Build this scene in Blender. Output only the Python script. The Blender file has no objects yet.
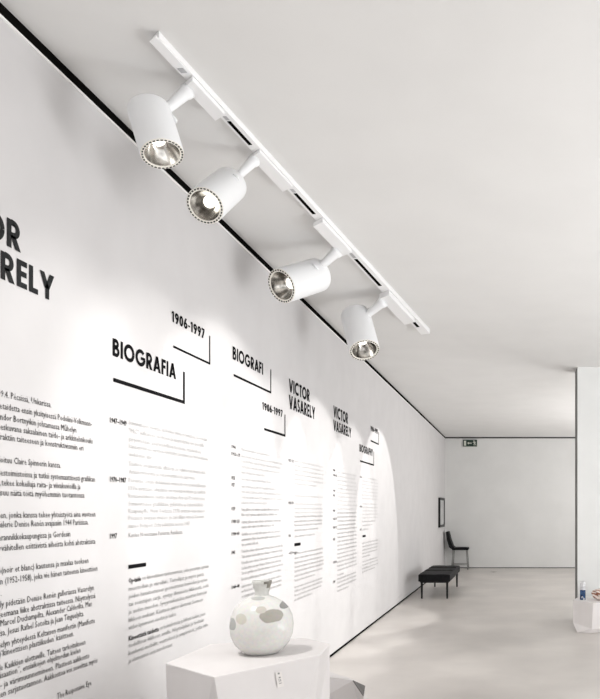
import bpy, bmesh, math, random
from mathutils import Vector, Matrix

random.seed(4)
C = bpy.context.scene.collection
F, CX, CY, EYE, H = 720.0, 520.0, 510.0, 1.55, 3.5      # focal length in pixels, axis pixel, eye height, ceiling height
WX = -2.0                                              # inner face of the long left wall
BY = 19.24                                             # inner face of the back wall
PI = math.pi

# ------------------------------------------------------------------ helpers
def new_mat(name, col, rough=0.5, metal=0.0, spec=0.5, emit=None, es=0.0):
    m = bpy.data.materials.new(name); m.use_nodes = True
    b = m.node_tree.nodes['Principled BSDF']
    b.inputs['Base Color'].default_value = (*col, 1)
    b.inputs['Roughness'].default_value = rough
    b.inputs['Metallic'].default_value = metal
    b.inputs['Specular IOR Level'].default_value = spec
    if emit:
        b.inputs['Emission Color'].default_value = (*emit, 1)
        b.inputs['Emission Strength'].default_value = es
    return m

def noise_mat(name, c1, c2, scale, rough=0.6, spec=0.4, bump=0.0, stretch=(1, 1, 1), detail=4, lo=0.35, hi=0.65, r2=None, metal=0.0):
    m = new_mat(name, c1, rough, metal, spec)
    nt = m.node_tree; b = nt.nodes['Principled BSDF']
    tc = nt.nodes.new('ShaderNodeTexCoord'); mp = nt.nodes.new('ShaderNodeMapping')
    mp.inputs['Scale'].default_value = stretch
    nz = nt.nodes.new('ShaderNodeTexNoise'); nz.inputs['Scale'].default_value = scale; nz.inputs['Detail'].default_value = detail
    rp = nt.nodes.new('ShaderNodeValToRGB')
    rp.color_ramp.elements[0].position = lo; rp.color_ramp.elements[1].position = hi
    rp.color_ramp.elements[0].color = (*c1, 1); rp.color_ramp.elements[1].color = (*c2, 1)
    nt.links.new(tc.outputs['Object'], mp.inputs['Vector']); nt.links.new(mp.outputs['Vector'], nz.inputs['Vector'])
    nt.links.new(nz.outputs['Fac'], rp.inputs['Fac']); nt.links.new(rp.outputs['Color'], b.inputs['Base Color'])
    if r2 is not None:
        mr = nt.nodes.new('ShaderNodeMapRange'); mr.inputs['To Min'].default_value = rough; mr.inputs['To Max'].default_value = r2
        nt.links.new(nz.outputs['Fac'], mr.inputs['Value']); nt.links.new(mr.outputs['Result'], b.inputs['Roughness'])
    if bump:
        bp = nt.nodes.new('ShaderNodeBump'); bp.inputs['Strength'].default_value = bump; bp.inputs['Distance'].default_value = 0.002
        nt.links.new(nz.outputs['Fac'], bp.inputs['Height']); nt.links.new(bp.outputs['Normal'], b.inputs['Normal'])
    return m

def obj(name, bm, mat, parent=None, smooth=False, bevel=0.0, seg=2):
    me = bpy.data.meshes.new(name)
    bmesh.ops.recalc_face_normals(bm, faces=bm.faces) if smooth or bevel else None
    bm.to_mesh(me); bm.free()
    o = bpy.data.objects.new(name, me); C.objects.link(o)
    for m in (mat if isinstance(mat, (list, tuple)) else [mat]):
        me.materials.append(m)
    if smooth:
        for p in me.polygons: p.use_smooth = True
    if bevel:
        md = o.modifiers.new('bevel', 'BEVEL'); md.width = bevel; md.segments = seg; md.limit_method = 'ANGLE'
    if parent is not None:
        o.parent = parent
    return o

def tag(o, label, cat, group=None, kind=None):
    o['label'] = label; o['category'] = cat
    if group: o['group'] = group
    if kind: o['kind'] = kind
    return o

def thing(name, label, cat, loc=(0, 0, 0), group=None, rz=0.0):
    o = bpy.data.objects.new(name, None); C.objects.link(o)
    o.location = loc; o.rotation_euler = (0, 0, rz); o.empty_display_size = 0.1
    return tag(o, label, cat, group)

def struct(name, bm, mat, **k):
    o = obj(name, bm, mat, **k); o['kind'] = 'structure'
    return o

def box(bm, x0, x1, y0, y1, z0, z1):
    v = [bm.verts.new((x, y, z)) for z in (z0, z1) for y in (y0, y1) for x in (x0, x1)]
    for f in ((0, 2, 3, 1), (4, 5, 7, 6), (0, 1, 5, 4), (2, 6, 7, 3), (0, 4, 6, 2), (1, 3, 7, 5)):
        bm.faces.new([v[i] for i in f])
    return v

def bx(*a):
    bm = bmesh.new(); box(bm, *a); return bm

def frame_of(axis):
    a = Vector(axis).normalized()
    u = a.cross(Vector((0, 0, 1)))
    if u.length < 1e-4: u = Vector((1, 0, 0))
    u.normalize()
    return a, u, a.cross(u).normalized()

def lathe(bm, prof, base, axis, seg=48, cap0=True, cap1=True):
    """prof: (distance along axis, radius)"""
    a, u, v = frame_of(axis); base = Vector(base); rings = []
    for d, r in prof:
        rings.append([bm.verts.new(base + a * d + (u * math.cos(2 * PI * k / seg) + v * math.sin(2 * PI * k / seg)) * r) for k in range(seg)])
    for q in range(len(rings) - 1):
        for k in range(seg):
            bm.faces.new((rings[q][k], rings[q][(k + 1) % seg], rings[q + 1][(k + 1) % seg], rings[q + 1][k]))
    if cap0: bm.faces.new(rings[0][::-1])
    if cap1: bm.faces.new(rings[-1])

def tube(bm, p, q, r0, r1=None, seg=12):
    p = Vector(p); q = Vector(q)
    lathe(bm, [(0, r0), ((q - p).length, r0 if r1 is None else r1)], p, q - p, seg)

def prism(bm, top, bot, zt, zb):
    """faceted block between a top and a bottom polygon"""
    t = [bm.verts.new((p[0], p[1], zt if len(p) < 3 else p[2])) for p in top]
    b = [bm.verts.new((p[0], p[1], zb if len(p) < 3 else p[2])) for p in bot]
    n = len(t)
    bm.faces.new(t); bm.faces.new(b[::-1])
    for i in range(n):
        j = (i + 1) % n
        bm.faces.new((t[j], t[i], b[i])); bm.faces.new((t[j], b[i], b[j]))

def wall_y(x): return F * -WX / (CX - x)                       # how far along the left wall
def wall_z(x, y): return EYE + (CY - y) * -WX / (CX - x)

# ------------------------------------------------------------------ materials
M = {}
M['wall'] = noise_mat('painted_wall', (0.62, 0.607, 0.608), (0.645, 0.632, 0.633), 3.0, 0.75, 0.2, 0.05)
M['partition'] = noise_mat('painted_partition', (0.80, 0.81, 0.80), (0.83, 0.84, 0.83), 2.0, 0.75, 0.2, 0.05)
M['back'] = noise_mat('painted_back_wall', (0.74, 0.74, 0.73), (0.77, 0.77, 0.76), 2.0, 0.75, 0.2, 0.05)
M['ceiling'] = noise_mat('painted_ceiling', (0.76, 0.755, 0.745), (0.78, 0.775, 0.765), 2.0, 0.85, 0.1)
M['floor'] = noise_mat('polished_concrete', (0.54, 0.505, 0.475), (0.71, 0.672, 0.635), 1.3, 0.22, 0.45, 0.0, (0.8, 0.75, 1), 9, 0.33, 0.70, 0.42)
M['gap'] = new_mat('shadow_gap', (0.006, 0.0055, 0.005), 0.9, 0, 0.0)
M['greygap'] = new_mat('grey_gap', (0.07, 0.068, 0.065), 0.7, 0, 0.2)
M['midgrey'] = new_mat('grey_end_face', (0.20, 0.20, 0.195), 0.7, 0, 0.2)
M['edgelight'] = new_mat('painted_edge_light', (0.88, 0.87, 0.86), 0.5)
M['ink'] = new_mat('black_vinyl', (0.008, 0.008, 0.009), 0.8, 0, 0.05)
M['softink'] = new_mat('charcoal_vinyl', (0.025, 0.026, 0.027), 0.8, 0, 0.1)
M['print'] = new_mat('dark_grey_print', (0.035, 0.034, 0.034), 0.7, 0, 0.1)
M['print2'] = new_mat('grey_and_glare_print', (0.27, 0.27, 0.27), 0.7, 0, 0.1)  # grey of the tag mark, and wall print lightened to imitate glare
M['print3'] = new_mat('glare_paled_print', (0.50, 0.50, 0.495), 0.7, 0, 0.1)  # paints the glare of the light pools into the print
M['white'] = new_mat('white_powder_coat', (0.90, 0.91, 0.92), 0.42, 0, 0.4)
M['white2'] = new_mat('white_track_enamel', (0.92, 0.92, 0.925), 0.4, 0, 0.4)
M['rim'] = new_mat('cream_rim', (0.86, 0.83, 0.77), 0.5, 0, 0.3, (1, 0.94, 0.82), 0.04)
M['hole'] = new_mat('dark_vent', (0.03, 0.028, 0.025), 0.7)
M['chrome'] = noise_mat('mirror_reflector', (0.16, 0.15, 0.135), (0.86, 0.84, 0.80), 14.0, 0.16, 0.5, 0, (1, 1, 1), 2, 0.38, 0.62, None, 1.0)  # noise paints dark reflections into the bowl
M['led'] = new_mat('led_face', (1, 1, 0.95), 0.4, 0, 0.3, (1, 0.96, 0.86), 2.6)
M['steel'] = new_mat('steel_contact', (0.55, 0.55, 0.56), 0.3, 1.0)
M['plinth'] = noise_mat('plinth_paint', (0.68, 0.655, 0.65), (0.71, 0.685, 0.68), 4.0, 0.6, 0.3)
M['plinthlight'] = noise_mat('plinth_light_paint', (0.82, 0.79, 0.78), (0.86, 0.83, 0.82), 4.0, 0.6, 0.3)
M['plinthshade'] = noise_mat('plinth_shade', (0.13, 0.125, 0.12), (0.17, 0.16, 0.155), 8.0, 0.7, 0.2)  # dark tone stands in for shade on the low pedestal
M['leather'] = noise_mat('black_leather', (0.005, 0.005, 0.006), (0.011, 0.011, 0.012), 30, 0.6, 0.15, 0.2)
M['blackmetal'] = new_mat('black_metal', (0.012, 0.012, 0.012), 0.5, 0.0, 0.25)
M['chairmetal'] = new_mat('brushed_metal', (0.30, 0.30, 0.29), 0.4, 0.7)
M['signgreen'] = new_mat('sign_green', (0.012, 0.035, 0.022), 0.5)
M['signwhite'] = new_mat('sign_white', (0.72, 0.74, 0.66), 0.5)
M['paper'] = new_mat('tag_paper', (0.74, 0.71, 0.69), 0.7)
M['blue'] = noise_mat('blue_glaze', (0.012, 0.03, 0.10), (0.06, 0.14, 0.30), 22, 0.25)
M['silver'] = noise_mat('silvery_glaze', (0.42, 0.42, 0.44), (0.82, 0.82, 0.84), 26, 0.3)
M['artpaper'] = noise_mat('print_paper', (0.45, 0.45, 0.45), (0.62, 0.62, 0.62), 5, 0.5)

# ------------------------------------------------------------------ camera
cam = bpy.data.cameras.new('camera'); co = bpy.data.objects.new('camera', cam); C.objects.link(co)
co.location = (0, 0, EYE); co.rotation_euler = (PI / 2, 0, 0)
cam.sensor_fit = 'HORIZONTAL'; cam.sensor_width = 36.0; cam.lens = 36.0 * F / 600.0
cam.shift_x = -(CX - 300.0) / 600.0; cam.shift_y = (CY - 349.5) / 600.0
cam.clip_start = 0.05; cam.clip_end = 200
bpy.context.scene.camera = co

# ------------------------------------------------------------------ the room
struct('floor', bx(WX - .2, 6, -3, BY + .2, -.2, 0), M['floor'])
struct('ceiling', bx(WX - .2, 6, -3, BY + .2, H, H + .2), M['ceiling'])
struct('wall_left', bx(WX - .2, WX, -3, BY + .2, 0, H), M['wall'])
struct('wall_back', bx(WX, 6, BY, BY + .2, 0, H), M['back'])
PX0, PY0 = .784, 9.82
struct('wall_right', bx(PX0, 6, PY0, PY0 + .40, 0, H), M['partition'])
struct('trim_1', bx(WX, WX + .004, -3, BY, H - .045, H), M['gap'])           # black shadow gap along the top of the long wall
struct('painted_edge_light_strip', bx(WX, WX + .006, -3, BY, H - .055, H - .045), M['edgelight'])   # added white strip painting a bright edge below it
struct('trim_3', bx(WX + .01, 6, BY - .004, BY, H - .036, H), M['greygap'])
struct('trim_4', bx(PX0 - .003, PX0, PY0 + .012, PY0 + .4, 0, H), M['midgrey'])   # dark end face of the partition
struct('baseboard_left', bx(WX, WX + .005, -3, BY, 0, .022), M['gap'])
struct('baseboard_back', bx(WX + .01, 6, BY - .005, BY, 0, .018), M['greygap'])

# ------------------------------------------------------------------ lettering on the long wall
class Strokes:
    """flat letters built from thick pen strokes; x runs to the right, y up, cap height 1"""
    def __init__(s): s.quads = []
    def pen(s, pts, t, x0):
        P = [Vector(p) for i, p in enumerate(pts) if i == 0 or (Vector(p) - Vector(pts[i - 1])).length > 1e-5]; L = []; R = []
        for i, p in enumerate(P):
            if i == 0: d = (P[1] - p).normalized(); n = Vector((-d.y, d.x)); k = 1
            elif i == len(P) - 1: d = (p - P[i - 1]).normalized(); n = Vector((-d.y, d.x)); k = 1
            else:
                a = (p - P[i - 1]).normalized(); b = (P[i + 1] - p).normalized()
                d = (a + b).normalized(); n = Vector((-d.y, d.x)); k = 1 / max(.4, n.dot(Vector((-a.y, a.x))))
            L.append(p + n * t * .5 * k); R.append(p - n * t * .5 * k)
        for i in range(len(P) - 1):
            s.quads.append([(q.x + x0, q.y) for q in (R[i], R[i + 1], L[i + 1], L[i])])
    def poly(s, pts, x0): s.quads.append([(p[0] + x0, p[1]) for p in pts])

def arc(cx, cy, rx, ry, a0, a1, n=20):
    return [(cx + rx * math.cos(math.radians(a0 + (a1 - a0) * i / n)), cy + ry * math.sin(math.radians(a0 + (a1 - a0) * i / n))) for i in range(n + 1)]

T = .225
def glyph(S, ch, x):
    """draws one letter at x and returns its width"""
    h = T / 2
    bar = lambda a, b, c, d: S.poly([(a, b), (c, b), (c, d), (a, d)], x)
    def dia(x0, y0, x1, y1, w=T * 1.12): S.poly([(x0 - w / 2, y0), (x0 + w / 2, y0), (x1 + w / 2, y1), (x1 - w / 2, y1)], x)
    if ch == 'I': bar(0, 0, T, 1); return T
    if ch == 'O': S.pen(arc(.54, .5, .54 - h, .52 - h, 0, 360, 40), T, x); return 1.08
    if ch == 'C': S.pen(arc(.54, .5, .54 - h, .52 - h, 48, 312, 30), T, x); return .92
    if ch == 'G':
        S.pen(arc(.54, .5, .54 - h, .52 - h, 42, 352, 32), T, x); bar(.56, .40, 1.04, .57); return 1.06
    if ch in 'BRP':
        bar(0, 0, T, 1)
        if ch == 'B':
            S.pen([(T, 1 - h * .9), (.30, 1 - h * .9)] + arc(.30, .735, .19, .175, 90, -90, 14) + [(T, .56)], T * .9, x)
            S.pen([(T, .50), (.33, .50)] + arc(.33, .295, .22, .205, 90, -90, 14) + [(T, h * .9)], T * .9, x); return .66
        S.pen([(T, 1 - h * .9), (.32, 1 - h * .9)] + arc(.32, .69, .225, .22, 90, -90, 14) + [(T, .47)], T * .9, x)
        if ch == 'R': dia(.56, 0, .30, .46, T * 1.25); return .70
        return .64
    if ch == 'A': dia(.11, 0, .43, 1); dia(.75, 0, .43, 1); bar(.24, .2, .62, .36); return .86
    if ch == 'V': dia(.43, 0, .11, 1); dia(.43, 0, .75, 1); return .86
    if ch == 'Y': bar(.31, 0, .31 + T, .48); dia(.41, .40, .12, 1, T * 1.2); dia(.41, .40, .70, 1, T * 1.2); return .82
    if ch == 'F': bar(0, 0, T, 1); bar(T, 1 - T * .9, .52, 1); bar(T, .42, .48, .42 + T * .9); return .52
    if ch == 'E': bar(0, 0, T, 1); bar(T, 1 - T * .9, .54, 1); bar(T, .41, .52, .41 + T * .9); bar(T, 0, .54, T * .9); return .54
    if ch == 'L': bar(0, 0, T, 1); bar(T, 0, .50, T * .9); return .50
    if ch == 'T': bar(.18, 0, .18 + T, 1); bar(0, 1 - T * .9, .56, 1); return .56
    if ch == 'H': bar(0, 0, T, 1); bar(.52, 0, .52 + T, 1); bar(T, .41, .52, .41 + T * .9); return .72
    if ch == 'S':
        S.pen(arc(.28, .74, .165, .165, 20, 250, 18) + arc(.28, .27, .185, .175, 80, -160, 18), T * .9, x); return .56
    if ch == '1': bar(.14, 0, .14 + T, 1); S.poly([(0, .86), (0, .70), (.14, .80), (.14, 1)], x); return .40
    if ch == '0': S.pen(arc(.30, .5, .30 - h, .51 - h, 0, 360, 32), T, x); return .60
    if ch == '9': S.pen(arc(.31, .68, .31 - h, .32 - h, 0, 360, 28), T, x); dia(.24, 0, .50, .55, T * 1.1); return .62
    if ch == '6': S.pen(arc(.31, .32, .31 - h, .32 - h, 0, 360, 28), T, x); dia(.12, .42, .38, 1, T * 1.1); return .62
    if ch == '7': bar(0, 1 - T * .9, .56, 1); dia(.16, 0, .44, 1 - T * .9, T * 1.15); return .56
    if ch == '-': bar(0, .34, .32, .50); return .32
    return .3

def title_bm(text, y0, y1, zb, cap, xoff=.0022, bm=None, gap=.11):
    """letters between two places along the wall; y0=None keeps the natural width and ends at y1"""
    S = Strokes(); x = 0
    for ch in text: x += glyph(S, ch, x) + gap
    w = x - gap
    k = cap if y0 is None else (y1 - y0) / w
    if y0 is None: y0 = y1 - k * w
    bm = bm or bmesh.new()
    for q in S.quads:
        bm.faces.new([bm.verts.new((WX + xoff, y0 + a * k, zb + b * cap)) for a, b in q])
    return bm

def wall_rect(bm, ya, yb, za, zb, xoff=.002):
    bm.faces.new([bm.verts.new((WX + xoff, a, b)) for a, b in ((ya, za), (yb, za), (yb, zb), (ya, zb))])
    return bm

def bracket_bm(xl, xr, zb, zt, th):
    ya, yb = wall_y(xl), wall_y(xr)
    bm = wall_rect(bmesh.new(), ya, yb, zb, zb + th)
    return wall_rect(bm, yb - th * 1.15, yb, zb + th, zt)

def heading(label, lines, br=None, mat='ink', name='wall_heading', part='lettering'):
    """lines: (text, x0, x1, baseline z, cap height) in photograph x along the wall"""
    y_at = wall_y(lines[0][2])
    t = thing(name, label, 'wall lettering', (0, 0, 0), 'large black headings on the long wall')
    for text, x0, x1, zb, cap in lines:
        obj(part, title_bm(text, None if x0 is None else wall_y(x0), wall_y(x1), zb, cap), M[mat], t)
    if br: obj('corner_rule', bracket_bm(*br), M[mat], t)
    return t

heading('largest black two-line name heading, cut off by the left edge of the photo',
        [('VICTOR', None, 20.4, EYE + 1.029, .1120), ('VASARELY', None, 53.5, EYE + .891, .1095)], None, 'softink')
heading('heading BIOGRAFIA in bold black capitals above a thick black corner rule, at the left',
        [('BIOGRAFIA', 112.3, 175.6, EYE + .758, .0865)], (113, 184.6, EYE + .631, EYE + .822, .0195))
heading('years 1906-1997 over a corner rule, the higher one, right above the end of BIOGRAFIA',
        [('1906-1997', 171.4, 204.2, EYE + 1.083, .062)], (173, 210, EYE + .936, EYE + 1.122, .0135))
heading('heading BIOGRAFI without a final A, above a black corner rule',
        [('BIOGRAFI', 232.4, 262.8, EYE + 1.05, .090)], (233.4, 271, EYE + .934, EYE + 1.128, .0165))
heading('years 1906-1997 over a corner rule, the lower one, just below BIOGRAFI',
        [('1906-1997', 262, 282.3, EYE + .780, .059)], (264, 285.2, EYE + .623, EYE + .812, .019))
heading('two-line black name heading in the middle of the wall, larger whole one',
        [('VICTOR', 288.8, 309.5, EYE + 1.026, .113), ('VASARELY', 288.8, 314.8, EYE + .880, .119)])
heading('two-line black name heading farther along, smaller whole one',
        [('VICTOR', 333.3, 347.8, EYE + .998, .124), ('VASARELY', 333.3, 351, EYE + .854, .115)])
heading('smallest years heading over a corner rule, farthest heading along the wall',
        [('1906-1997', 370.4, 377.8, EYE + 1.064, .066)], (370.5, 378.6, EYE + .918, EYE + 1.10, .021))
heading('heading BIOGRAPHY in squeezed black capitals over a corner rule',
        [('BIOGRAPHY', 359.4, 372.6, EYE + .729, .0935)], (360, 373.8, EYE + .603, EYE + .80, .021))

# body text: Blender's own font turned into flat mesh
_cache = {}
def text_data(s, off=0.0):
    k = (s, off)
    if k in _cache: return _cache[k]
    cu = bpy.data.curves.new('line', 'FONT'); cu.body = s; cu.size = 1.0; cu.resolution_u = 1; cu.offset = off
    o = bpy.data.objects.new('line', cu)
    me = o.to_mesh()
    vs = [(v.co.x, v.co.y) for v in me.vertices]; fs = [tuple(p.vertices) for p in me.polygons]
    o.to_mesh_clear(); bpy.data.objects.remove(o); bpy.data.curves.remove(cu)
    _cache[k] = (vs, fs); return vs, fs

def add_line(bm, s, xs, y, xe, size, off=0.0, pre='', yx=None):
    """text from photograph x = xs to xe along the wall, x-height centred on (yx or xs, y); pre runs on to the left"""
    ya, yb = wall_y(xs), wall_y(xe); zc = wall_z(xs if yx is None else yx, y); zb = zc - .265 * size
    vs, fs = text_data(s, off)
    if not vs: return
    lo = min(v[0] for v in vs); hi = max(v[0] for v in vs); k = (yb - ya) / max(.01, hi - lo)
    def put(vs, fs, x_at):
        V = [bm.verts.new((WX + .0022, ya + (v[0] - x_at) * k, zb + v[1] * size)) for v in vs]
        for f in fs:
            try: bm.faces.new([V[i] for i in f])
            except ValueError: pass
    put(vs, fs, lo)
    if pre:
        pv, pf = text_data(pre, off)
        if pv: put(pv, pf, max(v[0] for v in pv) + (.10 if s[0] == ' ' or pre[-1] == ' ' else .05))

def para(parent, rows, size, mat, off=0.0, name='paragraph'):
    bm = bmesh.new()
    for r in rows: add_line(bm, r[0], r[1], r[2], r[3], size, off, *(r[4:]))
    return obj(name, bm, M[mat], parent)

t = thing('wall_text', 'widest column of dark grey biography text, nearest on the wall, cut by the left edge', 'wall text', group='columns of small print on the long wall')
S0 = .037
para(t, [('9.4. Pécsissä, Unkarissa.', 0.5, 394, 51, 'Syntyy '),
         ('taidetta ensin yksityisessä Podolini-Volkmann-', 2, 406.5, 91.5, 'Opiskelee '),
         ('ndor Bortnyikin johtamassa Műhelyn', 0, 417, 76, 'sekä Sá'),
         ('eskuvana saksalainen taide- ja arkkitehtikoulu', 0, 427, 92, 'jonka '),
         ('raktiin taiteeseen ja konstruktivismiin eri', 0, 437, 83, 'abst')], S0, 'print')
para(t, [('oituu Claire Spinnerin kanssa.', 0, 460, 60.5, 'Avi'),
         ('estoimistoissa ja tutkii systemaattisesti grafiikan', 0, 473, 94.5, 'mainos'),
         ('tekee kokeiluja raita- ja viivakuvioilla ja', 1, 483, 80, 'keinoja, '),
         ('suu näitä töitä myöhemmin tuotantonsa', 0, 493, 84, 'tunnu')], S0, 'print')
para(t, [('en, jonka kanssa tekee yhteistyötä aina vuoteen', 0, 515.6, 95, 'René'),
         ('alerie Denise Renén avajaisiin 1944 Pariisissa.', 0, 525, 88, 'G'),
         ('rannikkokaupungissa ja Gordesin', 1, 538, 70, 'Oleskelee '),
         ('vähitellen esittävistä aiheista kohti abstraktista', 1, 548.6, 95, 'siirtyy ')], S0, 'print')
para(t, [('(noir et blanc) kautensa ja maalaa teoksen', 1, 571, 88, 'valko '),
         ('n (1952-1958), joka vie hänen taiteensa kineettisen', 0, 582, 97, 'teokse'),
         ('.', 0, 593.5, 1.0)], S0, 'print')
para(t, [('ly pidetään Denise Renén galleriassa Vasarelyn', 0, 605, 93.5, 'Näytte'),
         ('eemana liike abstraktissa taiteessa. Näyttelyssä', 0, 615, 95, 't'),
         ('Marcel Duchampilta, Alexander Calderilta, Man', 0, 624, 91.5, 'on töitä '),
         ('sa, Jesus Rafael Sotolta ja Jean Tinguelylta.', 0, 633.6, 83.6, 'Ray'),
         ('elyn yhteydessä Keltaisen manifestin (Manifeste', 0, 645.3, 94.5, 'näytt'),
         ('‘kineettisen plastiikuden’ käsitteen.', 1, 653.8, 73.5, 'jaune) ')], S0, 'print')
para(t, [('e Kaikkien ulottuville. Taiteen tarkoitukseen', 0, 668, 85, 'taid'),
         ('isaation”, ensiaikojen ohjelmodun kielen', 0, 676, 80, 'organ'),
         ('- ja värimuunnemineen. Plasteen aakkosto', 0, 685.8, 89, 'muoto'),
         ('en sarjatuotannon. Aakkostoa voi soveltaa myös', 0, 694.9, 97, 'teost'),
         ('The Responsive Eye', 56.6, 696.9, 91)], S0, 'print')

WORDS = ('teos näyttely taide galleria maalaus uusi sarja kineettinen muoto väri valo liike tila Pariisi avataan museo kokoelma '
         'esitetään suuri kansainvälinen julkaisee grafiikka ja sekä on myös vuonna ensimmäinen tutkii optinen ilmiö pinta '
         'kuvio rakenne arkkitehtuuri veistos saa palkinnon perustaa säätiön Gordes Budapest New York taiteilija joka hänen').split()
def filler(n):
    s = ''
    while len(s) < n: s += (' ' if s else '') + random.choice(WORDS)
    s = s[:n].rstrip()
    return s[0].upper() + s[1:] if random.random() < .35 else s
def auto(xs, y, xe, size): return (filler(max(4, int((wall_y(xe) - wall_y(xs)) / (size * .43)))), xs, y, xe)

# second column
t = thing('wall_text', 'column of print paled by painted glare under BIOGRAFIA with a short black bar', 'wall text', group='columns of small print on the long wall')
S1 = .034; sc = 4.658
cy = lambda v, o: o + v / sc
para(t, [('Suunnittelee teoksia, kokeilee uutta ja muuttaa Gordesiin', 128.6, cy(105, 400), 207),
         ('"MC" julkaisee teoksen ja näyttelyitä eri puolilla', 128.6, cy(143, 400), 204),
         ('järjestetään avaruudellisia teoksia, maalauksia', 128.6, cy(182, 400), 201),
         ('kansainvälisen optisen näyttelyn avaamiseen kuvataiteissa', 128.6, cy(215, 400), 208),
         ('uudistetun ajan.', 128.6, cy(253, 400), 152.5),
         ('Säätiön suunnittelu alkaa ja se valmistuu museoksi', 128.6, cy(297, 400), 205),
         ('Arkkitehtuurista ja rakennustaiteesta kirjoittaa', 128.6, cy(334, 400), 195)], S1, 'print3')
para(t, [('Perustaa oman didaktisen museon renessanssilinnaan', 128.3, cy(374, 400), 206),
         ('1976 avataan, ohjelma on monipuolinen ja tutkiva', 128.3, cy(411, 400), 206),
         ('kansainvälinen säätiö aloittaa Aix-en-Provencessa', 128.3, cy(447, 400), 205),
         ('Suunnittelee grafiikkaa, julisteita ja rakennuksia', 128.3, cy(484, 400), 203),
         ('Kaupungille. New Yorkissa 1978 avataan uusi museo', 128.3, cy(518, 400), 205),
         ('Pécsissä avataan museo, ja taiteilijan nimeä kantava', 128.3, cy(551, 400), 204),
         ('museo Budapest Zichy palatsissa vuonna 1987.', 128.3, cy(588, 400), 190),], S1, 'print3')
para(t, [('Kuolee 90 vuotiaana Pariisissa, Ranskassa.', 128.3, cy(632, 400), 182.5)], S1, 'print2')
for s, v, xe in (('1947–1949', 95, 126.3), ('1970–1987', 371, 125.8), ('1997', 637, 116.6)):
    para(t, [(s, 109.6, cy(v, 400), xe)], .036, 'ink', .018, 'year')
obj('short_bar', wall_rect(bmesh.new(), wall_y(128), wall_y(145.8), wall_z(128, 569.0), wall_z(128, 565.0)), M['ink'], t)
para(t, [('on kineettinen taidesuuntaus, joka perustuu optisiin', 141.5, cy(190, 540), 208.5, '', 128.3),
         ('muotoihin ja väreihin. Taiteilijat ja myös pinta', 128.3, cy(230, 540), 203.5),
         ('joiden havaitsemiseen geometristen kuvioiden ja värien', 128.3, cy(266, 540), 207),
         ('tai sointujen sarja, syntyy illuusioita liikkeestä, sekä', 128.3, cy(302, 540), 208.3),
         ('ja uuden muodon. Syvyysvaikutelma muuttuu katsojan', 128.3, cy(338, 540), 206.5),
         ('liikkeen mukaan. Käsitteen juuret ulottuvat Suomeen', 128.3, cy(375, 540), 202.5),
         ('viiden kymmenen vuoden ja taakse.', 128.3, cy(411, 540), 176.3)], S1, 'print2')
para(t, [('Op-taide', 128.3, cy(192, 540), 140.7)], .036, 'ink', .018, 'bold_words')
para(t, [('on kolmiulotteisia ja liikkuvia teoksia, joissa', 159.5, cy(460, 540), 205, '', 128.3),
         ('todellisen liikkeen avulla. Näyttelyihin ja teoksiin', 128.3, cy(494, 540), 203.5),
         ('kuuluvat mobiilit, veistokset ja ympäristöt, jotka valo', 128.3, cy(530, 540), 207.5),
         ('ja elementtien sarja muodostavat.', 128.3, cy(566, 540), 172.5)], S1, 'print2')
para(t, [('Kineettistä taidetta', 128.3, cy(462, 540), 158.5)], .036, 'ink', .018, 'bold_words')

def column(label, x0, x1, xd0, blocks, years, size, bar=None):
    t = thing('wall_text', label, 'wall text', group='columns of small print on the long wall')
    for mat, rows in blocks:
        para(t, [auto(x0, y, e or x1 - random.random() * (x1 - x0) * .06, size) for y, e in rows], size, mat)
    for s, y, xe in years: para(t, [(s, xd0, y, xe)], size * 1.06, 'ink', .015, 'year')
    if bar: obj('short_bar', wall_rect(bmesh.new(), wall_y(bar[0]), wall_y(bar[1]), wall_z(bar[0], bar[3]), wall_z(bar[0], bar[2])), M['ink'], t)
    return t

column('column of print paled by painted glare with years beside it, ending behind the vase', 241.3, 283, 231.4,
       [('print3', [(449.3, 270), (456, 0), (461.3, 0), (466.7, 280), (472.4, 265)]), ('print3', [(479, 271)]),
        ('print3', [(486.4, 277), (491.7, 0), (497.3, 0), (502.7, 267)]), ('print2', [(509.6, 279), (514.9, 277)]),
        ('print2', [(522.2, 0), (527.2, 274)]), ('print2', [(534.6, 0), (540, 0), (545, 258)]),
        ('print2', [(551.8, 0), (557.2, 0), (563.2, 0), (568.7, 0), (573.7, 0), (579.7, 0)]), ('print2', [(586.8, 281), (591.8, 0), (597, 0)])],
       [('1906', 446.7, 235.5), ('1913–19', 454, 239.8), ('1925', 478, 234.8), ('1927', 485, 234.4), ('1929', 509, 234.9), ('1930 33', 521.9, 239.2),
        ('1934 40', 534.4, 239.2), ('1943', 553, 234.8), ('1944–48', 588, 239.2)], .0325)
q = lambda v: 440 + v / 4.236
column('narrow column of print paled by painted glare below the name heading in the middle of the wall', 294.2, 323.7, 288.3,
       [('print3', [(q(v), 0) for v in (88, 107, 126, 145, 165)] + [(q(184), 316)]), ('print3', [(q(v), 0) for v in (235, 270, 290, 308)]),
        ('print2', [(q(v), 0) for v in (325, 345, 362)] + [(q(383), 318)]), ('print2', [(q(409), 314.5)]),
        ('print2', [(q(v), 0) for v in (482, 502, 522, 540, 558, 578)] + [(q(597), 314.5)]), ('print2', [(q(625), 0), (q(642), 0), (q(660), 321), (q(679), 312)])],
       [('1951 52', 460.5, 293.4), ('1955 59', 503.2, 293.4), ('1960', 536.2, 290.6), ('Op', 553.7, 297.5)], .032, (294.2, 300.4, 543.3, 546.4))
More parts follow.
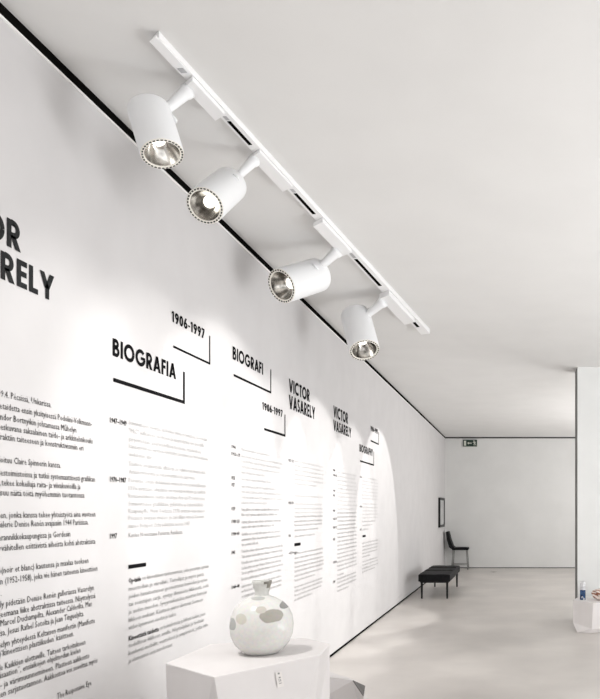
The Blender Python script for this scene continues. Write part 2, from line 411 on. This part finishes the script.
column('tall narrow column of print paled by painted glare without a black bar, below the farther name heading', 337.1, 356.7, 332.9,
       [('print3', [(q(135 + 17.4 * i), 0) for i in range(4)]), ('print3', [(q(135 + 17.4 * i), 0) for i in range(4, 10)]),
        ('print2', [(q(135 + 17.4 * i), 0) for i in range(10, 15)]), ('print2', [(q(135 + 17.4 * i), 0) for i in range(15, 21)]),
        ('print2', [(q(135 + 17.4 * i), 0) for i in range(21, 25)] + [(q(574), 343.5)]), ('print2', [(q(590), 0), (q(606), 0), (q(623), 0), (q(641), 348.4)])],
       [('1960', 470.2, 335), ('1961 65', 475.2, 336.6), ('1964', 490.8, 335), ('1965', 495.5, 334.9), ('1966', 510.8, 335), ('1967 70', 519.2, 336.6), ('1969 72', 527.8, 336.6),
        ('1972', 539.6, 335), ('1975 80', 562.8, 336.6), ('1987', 582.4, 335)], .034)
column('farthest and smallest column of print on the wall, a tiny black bar in it', 362.2, 378, 359.9,
       [('print3', [(q(157 + 15 * i), 0) for i in range(7)]), ('print3', [(q(270 + 15 * i), 0) for i in range(5)]), ('print2', [(q(346), 375), (q(362), 372), (q(380), 368)]),
        ('print2', [(q(437), 0), (q(452), 0), (q(467), 0), (q(481), 0), (q(496), 370)]), ('print2', [(q(517), 0), (q(531), 0), (q(546), 0), (q(560), 375)])],
       [('1906', q(157), 361.6), ('1930', q(283), 361.6), ('1955', q(381), 361.4)], .034, (362.4, 365.6, 535.3, 537.4))

# ------------------------------------------------------------------ the ceiling track and its four spotlights
E0, E1 = Vector((-1.469, 2.929, H)), Vector((-.970, 7.757, H))         # right edge of the track on the ceiling
TD = (E1 - E0).normalized(); TN = Vector((-TD.y, TD.x, 0))             # along the track; across it, towards the long wall
TL = (E1 - E0).length
tw = lambda s: .050 + (.104 - .050) * s
th = lambda s: .028 + (.050 - .028) * s
def tp(s, a, z): return E0 + (E1 - E0) * s + TN * (a * tw(s)) + Vector((0, 0, -z))      # a: 0 right edge .. 1 left edge
def s_of(x, y, drop): return ((H - EYE - drop) * F / (CY - y) - E0.y) / (E1.y - E0.y)

def track_box(bm, s0, s1, a0, a1, d0, d1, skew=0.0):
    """a bar along the track; d are depths below the ceiling, given at both ends"""
    v = []
    for s in (s0, s1):
        f0 = d0(s) if callable(d0) else d0; f1 = d1(s) if callable(d1) else d1
        v += [bm.verts.new(tp(s + skew * a, a, z)) for a, z in ((a0, f0), (a1, f0), (a1, f1), (a0, f1))]
    for f in ((0, 1, 2, 3), (7, 6, 5, 4), (0, 4, 5, 1), (1, 5, 6, 2), (2, 6, 7, 3), (3, 7, 4, 0)): bm.faces.new([v[i] for i in f])
    return bm

track = thing('lighting_track', 'long white lighting track on the ceiling holding four white spotlights', 'lighting track')
obj('rail', track_box(bmesh.new(), .0, 1, 0, 1, .0, th, .007), M['white2'], track, bevel=.0015)
# adapters: image x,y of the near and far middle of each underside, drop below the ceiling
AD = [((182, 80), (219.5, 114.5), .052), ((253.8, 151.5), (285, 186.7), .050), ((316, 221.5), (344, 252.5), .066), ((381.5, 295), (407, 322), .090)]
AS = [(s_of(*a, d), s_of(*b, d), d) for a, b, d in AD]
sk = lambda s: .007 + .012 * s
ends = [(AS[i][1] + 1.2 * sk(AS[i][0]), AS[i + 1][0] if i < 3 else .985) for i in range(4)]
for i, (a, b) in enumerate(ends):
    g = b - a
    obj('power_channel', track_box(bmesh.new(), a + g * .16, b - g * (.12 if i < 3 else .45), .42, .74, th, lambda s: th(s) + .0015), M['gap'], track)
    obj('contact_clip', track_box(bmesh.new(), a + g * .02, a + g * .13, .40, .72, th, lambda s: th(s) + .0012), M['steel'], track)
fd = track_box(bmesh.new(), -.004, AS[0][0] * .60, .04, 1.0, th, lambda s: th(s) + .005, .007)
feed = obj('power_feed', fd, M['white2'], track, bevel=.0015)
obj('contact_clip', track_box(bmesh.new(), AS[0][0] * .78, AS[0][0] * .90, .25, .75, th, lambda s: th(s) + .006), M['steel'], track)
obj('connector', track_box(bmesh.new(), AS[0][0] * .60, AS[0][0] * .96, .10, .95, th, lambda s: th(s) + .003), M['white'], track)

K = [.91, .86, .90, .955]
LAMPS = [((-1.7137, 3.45, 3.2562), (.3468, -.1993, -.9165), .0983, .2737, (185, 88.6), .10, .30, 0.0),
         ((-1.7719, 4.05, 3.2614), (.0544, -.8033, -.5931), .1007, .5317, (252.5, 161), .08, .22, 1.0),
         ((-1.8381, 5.55, 3.2769), (-.4198, -.7857, -.4543), .1313, .4530, (335, 253), .80, .30, .7),
         ((-1.4358, 6.65, 3.0259), (.2874, -.4446, -.8484), .1398, .4592, (381, 300), .10, .25, .2)]
LL = ['white spotlight nearest the camera, hanging steeply down at the top left end of the track',
      'second white spotlight along the track, its glowing lens turned towards the viewer',
      'third white spotlight along the track, lying nearly level with its lens facing left',
      'fourth and farthest white spotlight, hanging down near the far end of the track']
eye = Vector((0, 0, EYE))
for i, (c, ax, R, Ln, at, fr_a, fr_b, glow) in enumerate(LAMPS):
    k = K[i]; c = eye + (Vector(c) - eye) * k; R *= k; Ln *= k; ax = Vector(ax).normalized()
    s0, s1, d = AS[i]
    t = thing('track_spotlight', LL[i], 'spotlight', tp((s0 + s1) / 2, .5, d), 'white spotlights on the ceiling track')
    inv = Matrix.Translation(-t.location)
    def sub(name, bm, mat, parent=t, **kw):
        if parent is t: bm.transform(inv)
        else: bm.transform(inv)
        return obj(name, bm, mat, parent, **kw)
    sub('adapter', track_box(bmesh.new(), s0, s1, .08, 1.38, lambda s: th(s) + .0015, d, sk(s0)), M['white2'], bevel=.002)
    # stem from the adapter to the side of the head
    sa = s0 + (s1 - s0) * fr_a
    p = tp(sa + .007 + .012 * s0, 1.12, d + .004)
    bodyq = c - ax * (Ln * (1 - fr_b))
    q = bodyq
    bm = bmesh.new()
    lathe(bm, [(0, R * .36), (R * .20, R * .36), (R * .34, R * .30), ((q - p).length * .6, R * .22), ((q - p).length, R * .22)], p, q - p, 20)
    sub('stem', bm, M['white'], smooth=True)
    dirp = (p - q); dirp -= ax * dirp.dot(ax); dirp.normalize()
    bm = bmesh.new(); kq = q + dirp * R * .93
    lathe(bm, [(-R * .02, R * .25), (R * .05, R * .25), (R * .09, R * .22)], kq, (p - q), 20)
    sub('swivel', bm, M['white'], smooth=True)
    # head: a tube with a rounded back
    bm = bmesh.new()
    prof = [(-Ln, R * .02), (-Ln, R * .72)] + [(-Ln + R * .22 * (1 - math.sin(a)), R * (.78 + .22 * math.cos(a))) for a in [PI / 2 * (1 - j / 6) for j in range(7)]] + [(-R * .10, R), (0, R * .985)]
    lathe(bm, prof, c, ax, 64, True, False)
    head = sub('head', bm, M['white'], smooth=True)
    # rim with dark vent dashes
    bm = bmesh.new(); lathe(bm, [(-R * .02, R * .985), (R * .02, R * .97), (R * .035, R * .955), (R * .035, R * .82), (-.02 * R, R * .80)], c, ax, 64, False, False)
    rim = sub('rim', bm, M['rim'], smooth=False)
    bm = bmesh.new(); a_, u_, v_ = frame_of(ax); n = 32
    for j in range(n):
        pts = []
        for rr, da in ((.865, -.066), (.865, .066), (.945, .066), (.945, -.066)):
            an = 2 * PI * j / n + da
            pts.append(bm.verts.new(c + a_ * (R * .0375) + (u_ * math.cos(an) + v_ * math.sin(an)) * R * rr))
        bm.faces.new(pts)
    sub('vent_slots', bm, M['hole'], rim)
    # mirror bowl and its led
    bm = bmesh.new()
    prof = [(-R * .02, R * .805), (-R * .20, R * .74), (-R * .45, R * .58), (-R * .65, R * .44), (-R * .78, R * .30), (-R * .80, R * .02)]
    lathe(bm, prof, c, ax, 48, False, True)
    sub('reflector', bm, M['chrome'], smooth=True)
    bm = bmesh.new(); lathe(bm, [(-R * .795, R * .30), (-R * .74, R * .30), (-R * .70, R * .24), (-R * .69, R * .02)], c, ax, 32, True, True)
    sub('led_lens', bm, M['led'], smooth=True)

# ------------------------------------------------------------------ pedestals and what stands on them
PT = .86
top = [(-1.60, 3.25), (-1.264, 2.975), (-.949, 3.435), (-.980, 3.71), (-1.167, 3.89), (-1.597, 3.71)]
bot = [(-1.60, 3.30), (-1.16, 3.06), (-1.05, 3.43), (-.985, 3.72), (-1.16, 3.86), (-1.55, 3.68)]
ped = thing('pedestal', 'large white faceted pedestal in the foreground with the round vase on top', 'pedestal')
bm = bmesh.new(); prism(bm, top, bot, PT, 0)
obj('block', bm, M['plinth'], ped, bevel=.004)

# paper tag stuck on the front facet
Bp, Cp = Vector((*top[1], PT)), Vector((*top[2], PT)); Bb, Cb = Vector((*bot[1], 0)), Vector((*bot[2], 0))
def front(u, v):
    """a point on the front facet nearest the top edge: u along the edge, v metres down"""
    e = Cp - Bp; d = (Bb - Bp).normalized()
    return Bp + e * u + d * v
e = (Cp - Bp).normalized(); dn = (Bb - Bp).normalized(); nrm = e.cross(dn).normalized()
if nrm.y > 0: nrm = -nrm
tagt = thing('paper_tag', 'small pale paper tag with a dark mark stuck on the front of the large pedestal', 'tag', front(.55, .07))
def quad(bm, o, a, b, c, d, off):
    bm.faces.new([bm.verts.new(o + e * u + dn * v + nrm * off) for u, v in ((a, c), (b, c), (b, d), (a, d))])
o0 = Vector((0, 0, 0))
bm = bmesh.new(); quad(bm, o0, -.017, .017, -.033, .037, .004); obj('card', bm, M['paper'], tagt)
bm = bmesh.new()
quad(bm, o0, -.006, .004, -.030, -.022, .0046); quad(bm, o0, -.004, .006, -.010, -.004, .0046); quad(bm, o0, -.006, -.003, -.002, .012, .0046)
quad(bm, o0, .002, .006, .001, .012, .0046); quad(bm, o0, -.006, .008, .018, .021, .0046)
obj('printed_mark', bm, M['print2'], tagt)

# vase
VX, VY = -1.245, 3.474
VR = .1525
vprof = [(0, .068), (.004, .077), (.020, .099), (.05, .125), (.09, .1415), (.135, .1465), (.18, .141), (.217, .124), (.247, .097), (.266, .067), (.275, .044), (.279, .033)]
m = new_mat('vase_glaze', (.80, .79, .76), .22, 0, .5)
nt = m.node_tree; b = nt.nodes['Principled BSDF']
tc = nt.nodes.new('ShaderNodeTexCoord')
nz = nt.nodes.new('ShaderNodeTexNoise'); nz.inputs['Scale'].default_value = 60; nt.links.new(tc.outputs['Object'], nz.inputs['Vector'])
wob = nt.nodes.new('ShaderNodeTexNoise'); wob.inputs['Scale'].default_value = 14; nt.links.new(tc.outputs['Object'], wob.inputs['Vector'])
dw = Vector((-VX, -VY, 0)).normalized(); rw = Vector((-dw.y, dw.x, 0))
base = nt.nodes.new('ShaderNodeRGB'); base.outputs[0].default_value = (.70, .69, .655, 1)
cur = base.outputs[0]
def r_at(z):
    for (a, ra), (c_, rc) in zip(vprof, vprof[1:]):
        if a <= z <= c_: return ra + (rc - ra) * (z - a) / (c_ - a)
    return .05
for px, py, hw, hh, col in ((337, 350, 78, 47, (.36, .335, .285)), (268, 300, 38, 24, (.55, .51, .44)), (130, 360, 38, 36, (.58, .55, .47)), (72, 390, 30, 48, (.40, .41, .385)),
                            (432, 260, 42, 25, (.25, .25, .24)), (245, 198, 50, 12, (.45, .45, .43))):
    ix, iy = 225 + px / 7.36, 570 + py / 7.36
    dx = (ix - 262) * .004825
    z = .14
    for _ in range(6):
        to = math.sqrt(max(0.0001, r_at(z) ** 2 - dx * dx)); z = max(.01, min(.27, (653 + 5.6 * to / VR - iy) * .004825))
    cpt = rw * dx + dw * to + Vector((0, 0, z))
    # distance measured across (rw), up (z) and in depth
    sv = nt.nodes.new('ShaderNodeVectorMath'); sv.operation = 'SUBTRACT'; sv.inputs[1].default_value = cpt
    nt.links.new(tc.outputs['Object'], sv.inputs[0])
    dx_ = nt.nodes.new('ShaderNodeVectorMath'); dx_.operation = 'DOT_PRODUCT'; dx_.inputs[1].default_value = rw / (hw / 7.36 * .004825)
    dz_ = nt.nodes.new('ShaderNodeVectorMath'); dz_.operation = 'DOT_PRODUCT'; dz_.inputs[1].default_value = Vector((0, 0, 1)) / (hh / 7.36 * .004825)
    dd_ = nt.nodes.new('ShaderNodeVectorMath'); dd_.operation = 'DOT_PRODUCT'; dd_.inputs[1].default_value = dw / .16
    cb = nt.nodes.new('ShaderNodeCombineXYZ')
    for n_, i_ in ((dx_, 'X'), (dz_, 'Y'), (dd_, 'Z')):
        nt.links.new(sv.outputs[0], n_.inputs[0]); nt.links.new(n_.outputs['Value'], cb.inputs[i_])
    ln = nt.nodes.new('ShaderNodeVectorMath'); ln.operation = 'LENGTH'; nt.links.new(cb.outputs[0], ln.inputs[0])
    ad = nt.nodes.new('ShaderNodeMath'); ad.operation = 'MULTIPLY_ADD'; ad.inputs[1].default_value = .7
    nt.links.new(wob.outputs['Fac'], ad.inputs[0]); nt.links.new(ln.outputs['Value'], ad.inputs[2])
    mr = nt.nodes.new('ShaderNodeMapRange'); mr.inputs['From Min'].default_value = 1.28; mr.inputs['From Max'].default_value = 1.36
    mr.inputs['To Min'].default_value = 1; mr.inputs['To Max'].default_value = 0; nt.links.new(ad.outputs[0], mr.inputs['Value'])
    mx = nt.nodes.new('ShaderNodeMix'); mx.data_type = 'RGBA'
    nt.links.new(mr.outputs[0], mx.inputs[0]); nt.links.new(cur, mx.inputs[6]); mx.inputs[7].default_value = (*col, 1)
    cur = mx.outputs[2]
sp = nt.nodes.new('ShaderNodeMix'); sp.data_type = 'RGBA'; sp.blend_type = 'MULTIPLY'; sp.inputs[0].default_value = .22
nt.links.new(cur, sp.inputs[6]); nt.links.new(nz.outputs['Color'], sp.inputs[7])
hs = nt.nodes.new('ShaderNodeHueSaturation'); hs.inputs['Saturation'].default_value = .75; hs.inputs['Value'].default_value = 1.08
nt.links.new(sp.outputs[2], hs.inputs['Color']); nt.links.new(hs.outputs[0], b.inputs['Base Color'])
M['vase'] = m
M['vaseneck'] = noise_mat('vase_neck_glaze', (.46, .46, .435), (.66, .66, .63), 16, .35)
M['vasedark'] = noise_mat('vase_brown_patch', (.17, .16, .135), (.25, .235, .20), 40, .4)
vase = thing('vase', 'round cream ceramic vase with grey and beige patches and a flared neck', 'vase', (VX, VY, PT))
bm = bmesh.new(); lathe(bm, vprof, (0, 0, 0), (0, 0, 1), 64, True, False); obj('body', bm, M['vase'], vase, smooth=True)
bm = bmesh.new(); lathe(bm, [(.268, .042), (.278, .0345), (.286, .0325), (.298, .0335), (.315, .0375), (.335, .043), (.347, .047), (.349, .0455), (.340, .040), (.31, .032), (.29, .025)], (0, 0, 0), (0, 0, 1), 48, False, True)
neck = obj('neck', bm, [M['vaseneck'], M['vasedark']], vase, smooth=True)
for p in neck.data.polygons:                        # brown wedge on the camera-right side of the flare
    c_ = p.center; a = math.degrees(math.atan2(c_.dot(dw), c_.dot(rw)))
    if c_.z > .30 and -40 < a < 20 + (c_.z - .30) * 1500: p.material_index = 1

# low second pedestal just behind the large one
low = thing('pedestal', 'low pinkish white pedestal corner at the bottom edge, right of the large pedestal', 'pedestal')
def at_depth(x, y, zf): return Vector(((x - CX) * zf, F * zf, EYE + (CY - y) * zf))
A = at_depth(300, 673, .0075); Bq = at_depth(353, 680.4, .00715); Cq = at_depth(365, 686, .0074); Dq = at_depth(363.5, 696, .00705)
bm = bmesh.new()
za = .30
vs = dict(A=A, B=Bq, C=Cq, D=Dq, E=Vector((Bq.x + .07, Bq.y + .02, 0)), G=Vector((A.x - .1, A.y - .15, 0)), Hh=Vector((A.x - .05, A.y + .25, 0)),
          I=Vector((Cq.x - .12, Cq.y + .25, 0)), J=Vector((A.x, A.y + .25, A.z)), K=Vector((Cq.x - .15, Cq.y + .2, Cq.z + .01)))
for v in vs.values():
    if v.z < .01: v.z = 0
V = {k_: bm.verts.new(v) for k_, v in vs.items()}
for f in ('ABKJ', 'BCK', 'ABDEG', 'DCIE', 'CKI', 'KJHhI', 'JAGHh'):
    names = []; i_ = 0
    while i_ < len(f):
        if f[i_] == 'H': names.append('Hh'); i_ += 2
        else: names.append(f[i_]); i_ += 1
    face = bm.faces.new([V[n_] for n_ in names])
bmesh.ops.triangulate(bm, faces=bm.faces[:])
obj('block', bm, M['plinth'], low)
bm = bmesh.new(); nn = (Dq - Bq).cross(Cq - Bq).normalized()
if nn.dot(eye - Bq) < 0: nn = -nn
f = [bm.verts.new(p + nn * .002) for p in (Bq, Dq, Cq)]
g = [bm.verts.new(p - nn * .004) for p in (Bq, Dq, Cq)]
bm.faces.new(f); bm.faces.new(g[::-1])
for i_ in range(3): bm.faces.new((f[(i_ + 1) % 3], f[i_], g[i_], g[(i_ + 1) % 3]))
sd = obj('shaded_facet', bm, M['plinthshade'], low); sd['label'] = 'triangular facet with its shade painted dark grey'  # thin overlay that paints the facet's shade

# small pedestal by the partition at the right
rp = thing('pedestal', 'small low white faceted pedestal by the right partition holding two objects', 'pedestal')
RT = .385
topr = [(.686, 9.32), (.915, 9.02), (1.50, 9.14), (1.56, 9.55), (1.30, 9.74), (.80, 9.72)]
mid = [(.682, 9.30, .10), (.90, 9.03, .06), (1.47, 9.15, .06), (1.54, 9.55, .08), (1.28, 9.72, .08), (.80, 9.70, .1)]
botr = [(.722, 9.11), (.880, 9.06), (1.40, 9.18), (1.46, 9.52), (1.25, 9.66), (.83, 9.64)]
bm = bmesh.new(); prism(bm, topr, mid, RT, 0)
for f in [f for f in bm.faces if len(f.verts) > 4 and f.calc_center_median().z < .2]: bm.faces.remove(f)
mv = sorted([v for v in bm.verts if v.co.z < .2], key=lambda v: [Vector(p).to_tuple(3) for p in mid].index(v.co.to_tuple(3)))
bv = [bm.verts.new((*p, 0)) for p in botr]
for i_ in range(6):
    j_ = (i_ + 1) % 6
    bm.faces.new((mv[j_], mv[i_], bv[i_])); bm.faces.new((mv[j_], bv[i_], bv[j_]))
bm.faces.new(bv[::-1])
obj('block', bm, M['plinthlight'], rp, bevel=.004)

# bottle with a blue lower half
bt = thing('bottle', 'small cylindrical bottle with blue lower half and silvery top on the small pedestal', 'bottle', (.815, 9.35, RT))
bm = bmesh.new(); lathe(bm, [(0, .034), (.004, .037), (.125, .037), (.13, .0365)], (0, 0, 0), (0, 0, 1), 32); body = obj('body', bm, M['blue'], bt, smooth=True)
bm = bmesh.new(); lathe(bm, [(.13, .0362), (.135, .037), (.150, .037), (.155, .035), (.215, .035), (.228, .031), (.236, .022)], (0, 0, 0), (0, 0, 1), 32); obj('cap', bm, M['silver'], bt, smooth=True)
bm = bmesh.new()
tw_ = Vector((-.815, -9.35, 0)).normalized(); tr_ = Vector((-tw_.y, tw_.x, 0))
for k_ in range(6):
    a0 = -.5 + k_ * .2; pts = []
    for aa, zz in ((a0, .018 + .02 * math.sin(k_)), (a0 + .22, .018 + .02 * math.sin(k_ + 1)), (a0 + .22, .034 + .02 * math.sin(k_ + 1)), (a0, .034 + .02 * math.sin(k_))):
        d_ = tw_ * math.cos(aa) + tr_ * math.sin(aa); pts.append(bm.verts.new(d_ * .0376 + Vector((0, 0, zz))))
    bm.faces.new(pts)
obj('white_swirl', bm, M['silver'], bt)

# rust and white twisted ceramic knot
sm = new_mat('rust_and_white_glaze', (.6, .5, .45), .35)
nt = sm.node_tree; b = nt.nodes['Principled BSDF']; tc = nt.nodes.new('ShaderNodeTexCoord')
wv = nt.nodes.new('ShaderNodeTexWave'); wv.inputs['Scale'].default_value = 9; wv.inputs['Distortion'].default_value = 5; wv.wave_type = 'BANDS'; wv.bands_direction = 'DIAGONAL'
r_ = nt.nodes.new('ShaderNodeValToRGB'); r_.color_ramp.elements[0].color = (.30, .11, .06, 1); r_.color_ramp.elements[1].color = (.82, .72, .66, 1)
r_.color_ramp.elements[0].position = .25; r_.color_ramp.elements[1].position = .6
nt.links.new(tc.outputs['Object'], wv.inputs['Vector']); nt.links.new(wv.outputs['Fac'], r_.inputs['Fac']); nt.links.new(r_.outputs['Color'], b.inputs['Base Color'])
bm = bmesh.new()
rows = []
for i_ in range(25):
    ph = -PI / 2 + PI * i_ / 24; ring = []
    for j_ in range(72):
        al = 2 * PI * j_ / 72
        lob = 1 + .10 * math.sin(6 * al + 4.2 * ph) * math.cos(ph) + .05 * math.sin(3 * al - 2 * ph)
        rr = .128 * math.cos(ph) ** .8 * lob if abs(ph) < PI / 2 - 1e-6 else .002
        zz = .074 + .074 * math.sin(ph) - (.03 * max(0, math.sin(ph)) * (1 if rr < .05 else 0))
        ring.append(bm.verts.new((rr * math.cos(al), rr * .85 * math.sin(al), zz)))
    rows.append(ring)
for i_ in range(24):
    for j_ in range(72): bm.faces.new((rows[i_][j_], rows[i_][(j_ + 1) % 72], rows[i_ + 1][(j_ + 1) % 72], rows[i_ + 1][j_]))
bm.faces.new(rows[0][::-1]); bm.faces.new(rows[-1])
kn = obj('ceramic_sculpture', bm, sm, smooth=True); kn.location = (1.062, 9.33, RT)
tag(kn, 'rounded rust brown and white swirled ceramic piece at the right edge, on the small pedestal', 'sculpture')

# ------------------------------------------------------------------ bench
bn = thing('bench', 'black leather bench with thin dark legs along the left wall', 'bench', (-1.495, 13.56, 0))
L2, W2 = 1.03, .277
bm = bx(-W2, W2, -L2, L2, .300, .425)
bmesh.ops.subdivide_edges(bm, edges=bm.edges[:], cuts=7, use_grid_fill=True)
for v in bm.verts:
    if v.co.z > .42: v.co.z += .012 * (abs(math.sin(v.co.x / W2 * PI)) * .5 + abs(math.cos(v.co.y / L2 * PI * 1.5)) * .7)
cu = obj('seat_cushion', bm, M['leather'], bn, smooth=False, bevel=.016, seg=3)
bm = bmesh.new()
for yy in (-.34, .34):
    tube(bm, (-W2 + .02, yy, .438), (W2 - .02, yy, .438), .006, seg=8)
obj('seam', bm, M['blackmetal'], cu)
obj('frame', bx(-W2 + .03, W2 - .03, -L2 + .03, L2 - .03, .278, .300), M['blackmetal'], bn)
for sx, sy in ((-1, -1), (1, -1), (-1, 1), (1, 1)):
    x_, y_ = sx * (W2 - .055), sy * (L2 - .06)
    bm = bmesh.new(); lathe(bm, [(0, .013), (.005, .016), (.282, .021)], (x_, y_, 0), (0, 0, 1), 12); obj('leg', bm, M['blackmetal'], bn, smooth=True)

# ------------------------------------------------------------------ chair by the back wall, facing right
ch = thing('chair', 'tall black seated chair with metal legs in the far left corner', 'chair', (-1.60, 18.93, 0))
bm = bx(-.17, .25, -.21, .21, .505, .57); obj('seat', bm, M['leather'], ch, bevel=.014)
bm = bmesh.new()
prof = [(-.335, .985), (-.265, .99), (-.215, .78), (-.15, .61), (-.10, .57), (-.17, .525), (-.245, .575), (-.305, .77)]
for sy in (-.20, .20): pass
va = [bm.verts.new((x_, -.20, z_)) for x_, z_ in prof]; vb = [bm.verts.new((x_, .20, z_)) for x_, z_ in prof]
bm.faces.new(va); bm.faces.new(vb[::-1])
for i_ in range(len(prof)): bm.faces.new((va[(i_ + 1) % 8], va[i_], vb[i_], vb[(i_ + 1) % 8]))
bmesh.ops.recalc_face_normals(bm, faces=bm.faces[:])
obj('backrest', bm, M['leather'], ch, bevel=.01)
for sx, sy in ((-1, -1), (1, -1), (-1, 1), (1, 1)):
    bm = bmesh.new(); tube(bm, (.03 + sx * .21, sy * .19, 0), (.03 + sx * .17, sy * .18, .53), .013, seg=10); obj('leg', bm, M['chairmetal'], ch, smooth=True)
bm = bmesh.new()
for sy in (-1, 1): tube(bm, (-.17, sy * .19, .13), (.23, sy * .19, .13), .009, seg=8)
obj('stretcher', bm, M['chairmetal'], ch, smooth=True)
bm = bmesh.new(); tube(bm, (.23, -.19, .13), (.23, .19, .13), .009, seg=8); obj('footrest', bm, M['chairmetal'], ch, smooth=True)

# ------------------------------------------------------------------ framed picture on the long wall
y0, y1, z0, z1 = wall_y(438.2), wall_y(442.9), EYE - .43, EYE + .305
pf = thing('picture_frame', 'black framed grey picture on the far end of the left wall above the bench', 'picture', (WX, (y0 + y1) / 2, z0))
hh_, hy = z1 - z0, (y1 - y0) / 2
bm = bmesh.new(); e_ = .001
box(bm, e_, .05, -hy, -hy + .06, 0, hh_); box(bm, e_, .05, hy - .06, hy, 0, hh_); box(bm, e_, .05, -hy + .06, hy - .06, 0, .06); box(bm, e_, .05, -hy + .06, hy - .06, hh_ - .06, hh_)
obj('frame', bm, M['blackmetal'], pf)
obj('print', bx(e_, .03, -hy + .055, hy - .055, .055, hh_ - .055), M['artpaper'], pf)

# ------------------------------------------------------------------ exit sign
xs = lambda x: (x - CX) * BY / F
zs = lambda y: EYE + (CY - y) * BY / F
es = thing('exit_sign', 'small dark green emergency exit sign with white figure high on the back wall', 'sign', (xs(470.1), BY, zs(446.6)))
w2, hs_ = .186, .178
obj('panel', bx(-w2, w2, -.04, -.002, 0, hs_), M['signgreen'], es, bevel=.003)
bm = bmesh.new()
for a_b in ((-w2 - .008, w2 + .012, -.036, -.003, -.010, -.001), (w2 + .001, w2 + .012, -.036, -.003, -.001, hs_)): box(bm, *a_b)
obj('edge_trim', bm, M['signwhite'], es)
def sgn(pts): return [(a_ * .01, b_ * .01) for a_, b_ in pts]
def flat(bm, pts): bm.faces.new([bm.verts.new((a_, -.0415, b_)) for a_, b_ in pts])
bm = bmesh.new(); flat(bm, [(-.160, .02), (-.105, .02), (-.105, .155), (-.160, .155)]); obj('door_symbol', bm, M['signwhite'], es)
bm = bmesh.new()
flat(bm, [(-.035, .078), (.045, .078), (.045, .100), (-.035, .100)]); flat(bm, [(-.075, .089), (-.03, .055), (-.03, .123)])
obj('arrow_symbol', bm, M['signwhite'], es)
bm = bmesh.new()
flat(bm, [(.105 + .016 * math.cos(k_ * PI / 5), .148 + .016 * math.sin(k_ * PI / 5)) for k_ in range(10)])
S = Strokes(); S.pen([(.108, .128), (.128, .082)], .030, 0); S.pen([(.128, .085), (.105, .06), (.112, .025)], .016, 0); S.pen([(.128, .085), (.145, .055), (.165, .03)], .016, 0)
S.pen([(.108, .125), (.085, .10), (.075, .115)], .012, 0); S.pen([(.112, .125), (.142, .118), (.150, .095)], .012, 0)
for q_ in S.quads: flat(bm, q_)
obj('running_figure', bm, M['signwhite'], es)

# ------------------------------------------------------------------ light
sc = bpy.context.scene
w = bpy.data.worlds.new('world'); sc.world = w; w.use_nodes = True
w.node_tree.nodes['Background'].inputs['Color'].default_value = (1.0, .99, .985, 1)
w.node_tree.nodes['Background'].inputs['Strength'].default_value = 1.4

def spot(loc, target, power, angle, blend, r=0.0, col=(1, .985, .96)):
    l = bpy.data.lights.new('spot', 'SPOT'); l.energy = power; l.spot_size = math.radians(angle); l.spot_blend = blend; l.shadow_soft_size = r; l.color = col
    o = bpy.data.objects.new('unseen_spot', l); C.objects.link(o); o.location = loc  # unseen, no fixture; some follow the wall's light pools, others are added fill
    o.rotation_euler = (Vector(target) - Vector(loc)).to_track_quat('-Z', 'Y').to_euler()
def area(loc, target, power, sx, sy, col=(1, .985, .965)):
    l = bpy.data.lights.new('area', 'AREA'); l.energy = power; l.shape = 'RECTANGLE'; l.size = sx; l.size_y = sy; l.color = col
    o = bpy.data.objects.new('added_uplight', l); C.objects.link(o); o.location = loc  # unseen uplight near the floor, added to brighten ceiling and room
    o.rotation_euler = (Vector(target) - Vector(loc)).to_track_quat('-Z', 'Y').to_euler()

spot((.6, 3.15, 3.2), (WX, 3.15, 1.80), 120, 40, .75)
spot((.6, 3.75, 3.2), (WX, 3.95, 1.78), 130, 42, .6)
spot((.6, 4.85, 3.2), (WX, 4.85, 1.72), 185, 46, .40)
spot((.6, 5.8, 3.2), (WX, 5.8, 1.42), 150, 47, .35)
spot((.6, 7.1, 3.2), (WX, 7.1, 1.32), 170, 50, .25)
spot((.6, 8.6, 3.2), (WX, 8.6, 1.26), 165, 49, .3)
spot((.6, 10.1, 3.2), (WX, 10.2, 1.30), 210, 52, .15)
spot((2.5, 7.5, 3.3), (WX, 7.2, .6), 260, 46, .8)  # added soft fill, evens out the wall between the pools
spot((-.5, 1.9, 3.3), (WX, 2.7, .55), 45, 52, 1.0)  # added fill for the lower near end of the wall
spot((-1.93, 2.75, 3.0), (VX + .1, VY, .9), 115, 46, .7, .03)  # unseen key on the vase rather than the wall
area((4.2, 4.6, .15), (3.6, 5.2, 3.4), 620, 3, 9, (.97, .985, 1))
area((4.0, 14, .15), (3.2, 14.5, 3.4), 430, 3, 5, (1, .99, .98))

sc.view_settings.view_transform = 'Standard'
sc.view_settings.look = 'None'
sc.view_settings.exposure = 0.0
sc.view_settings.gamma = 1.0
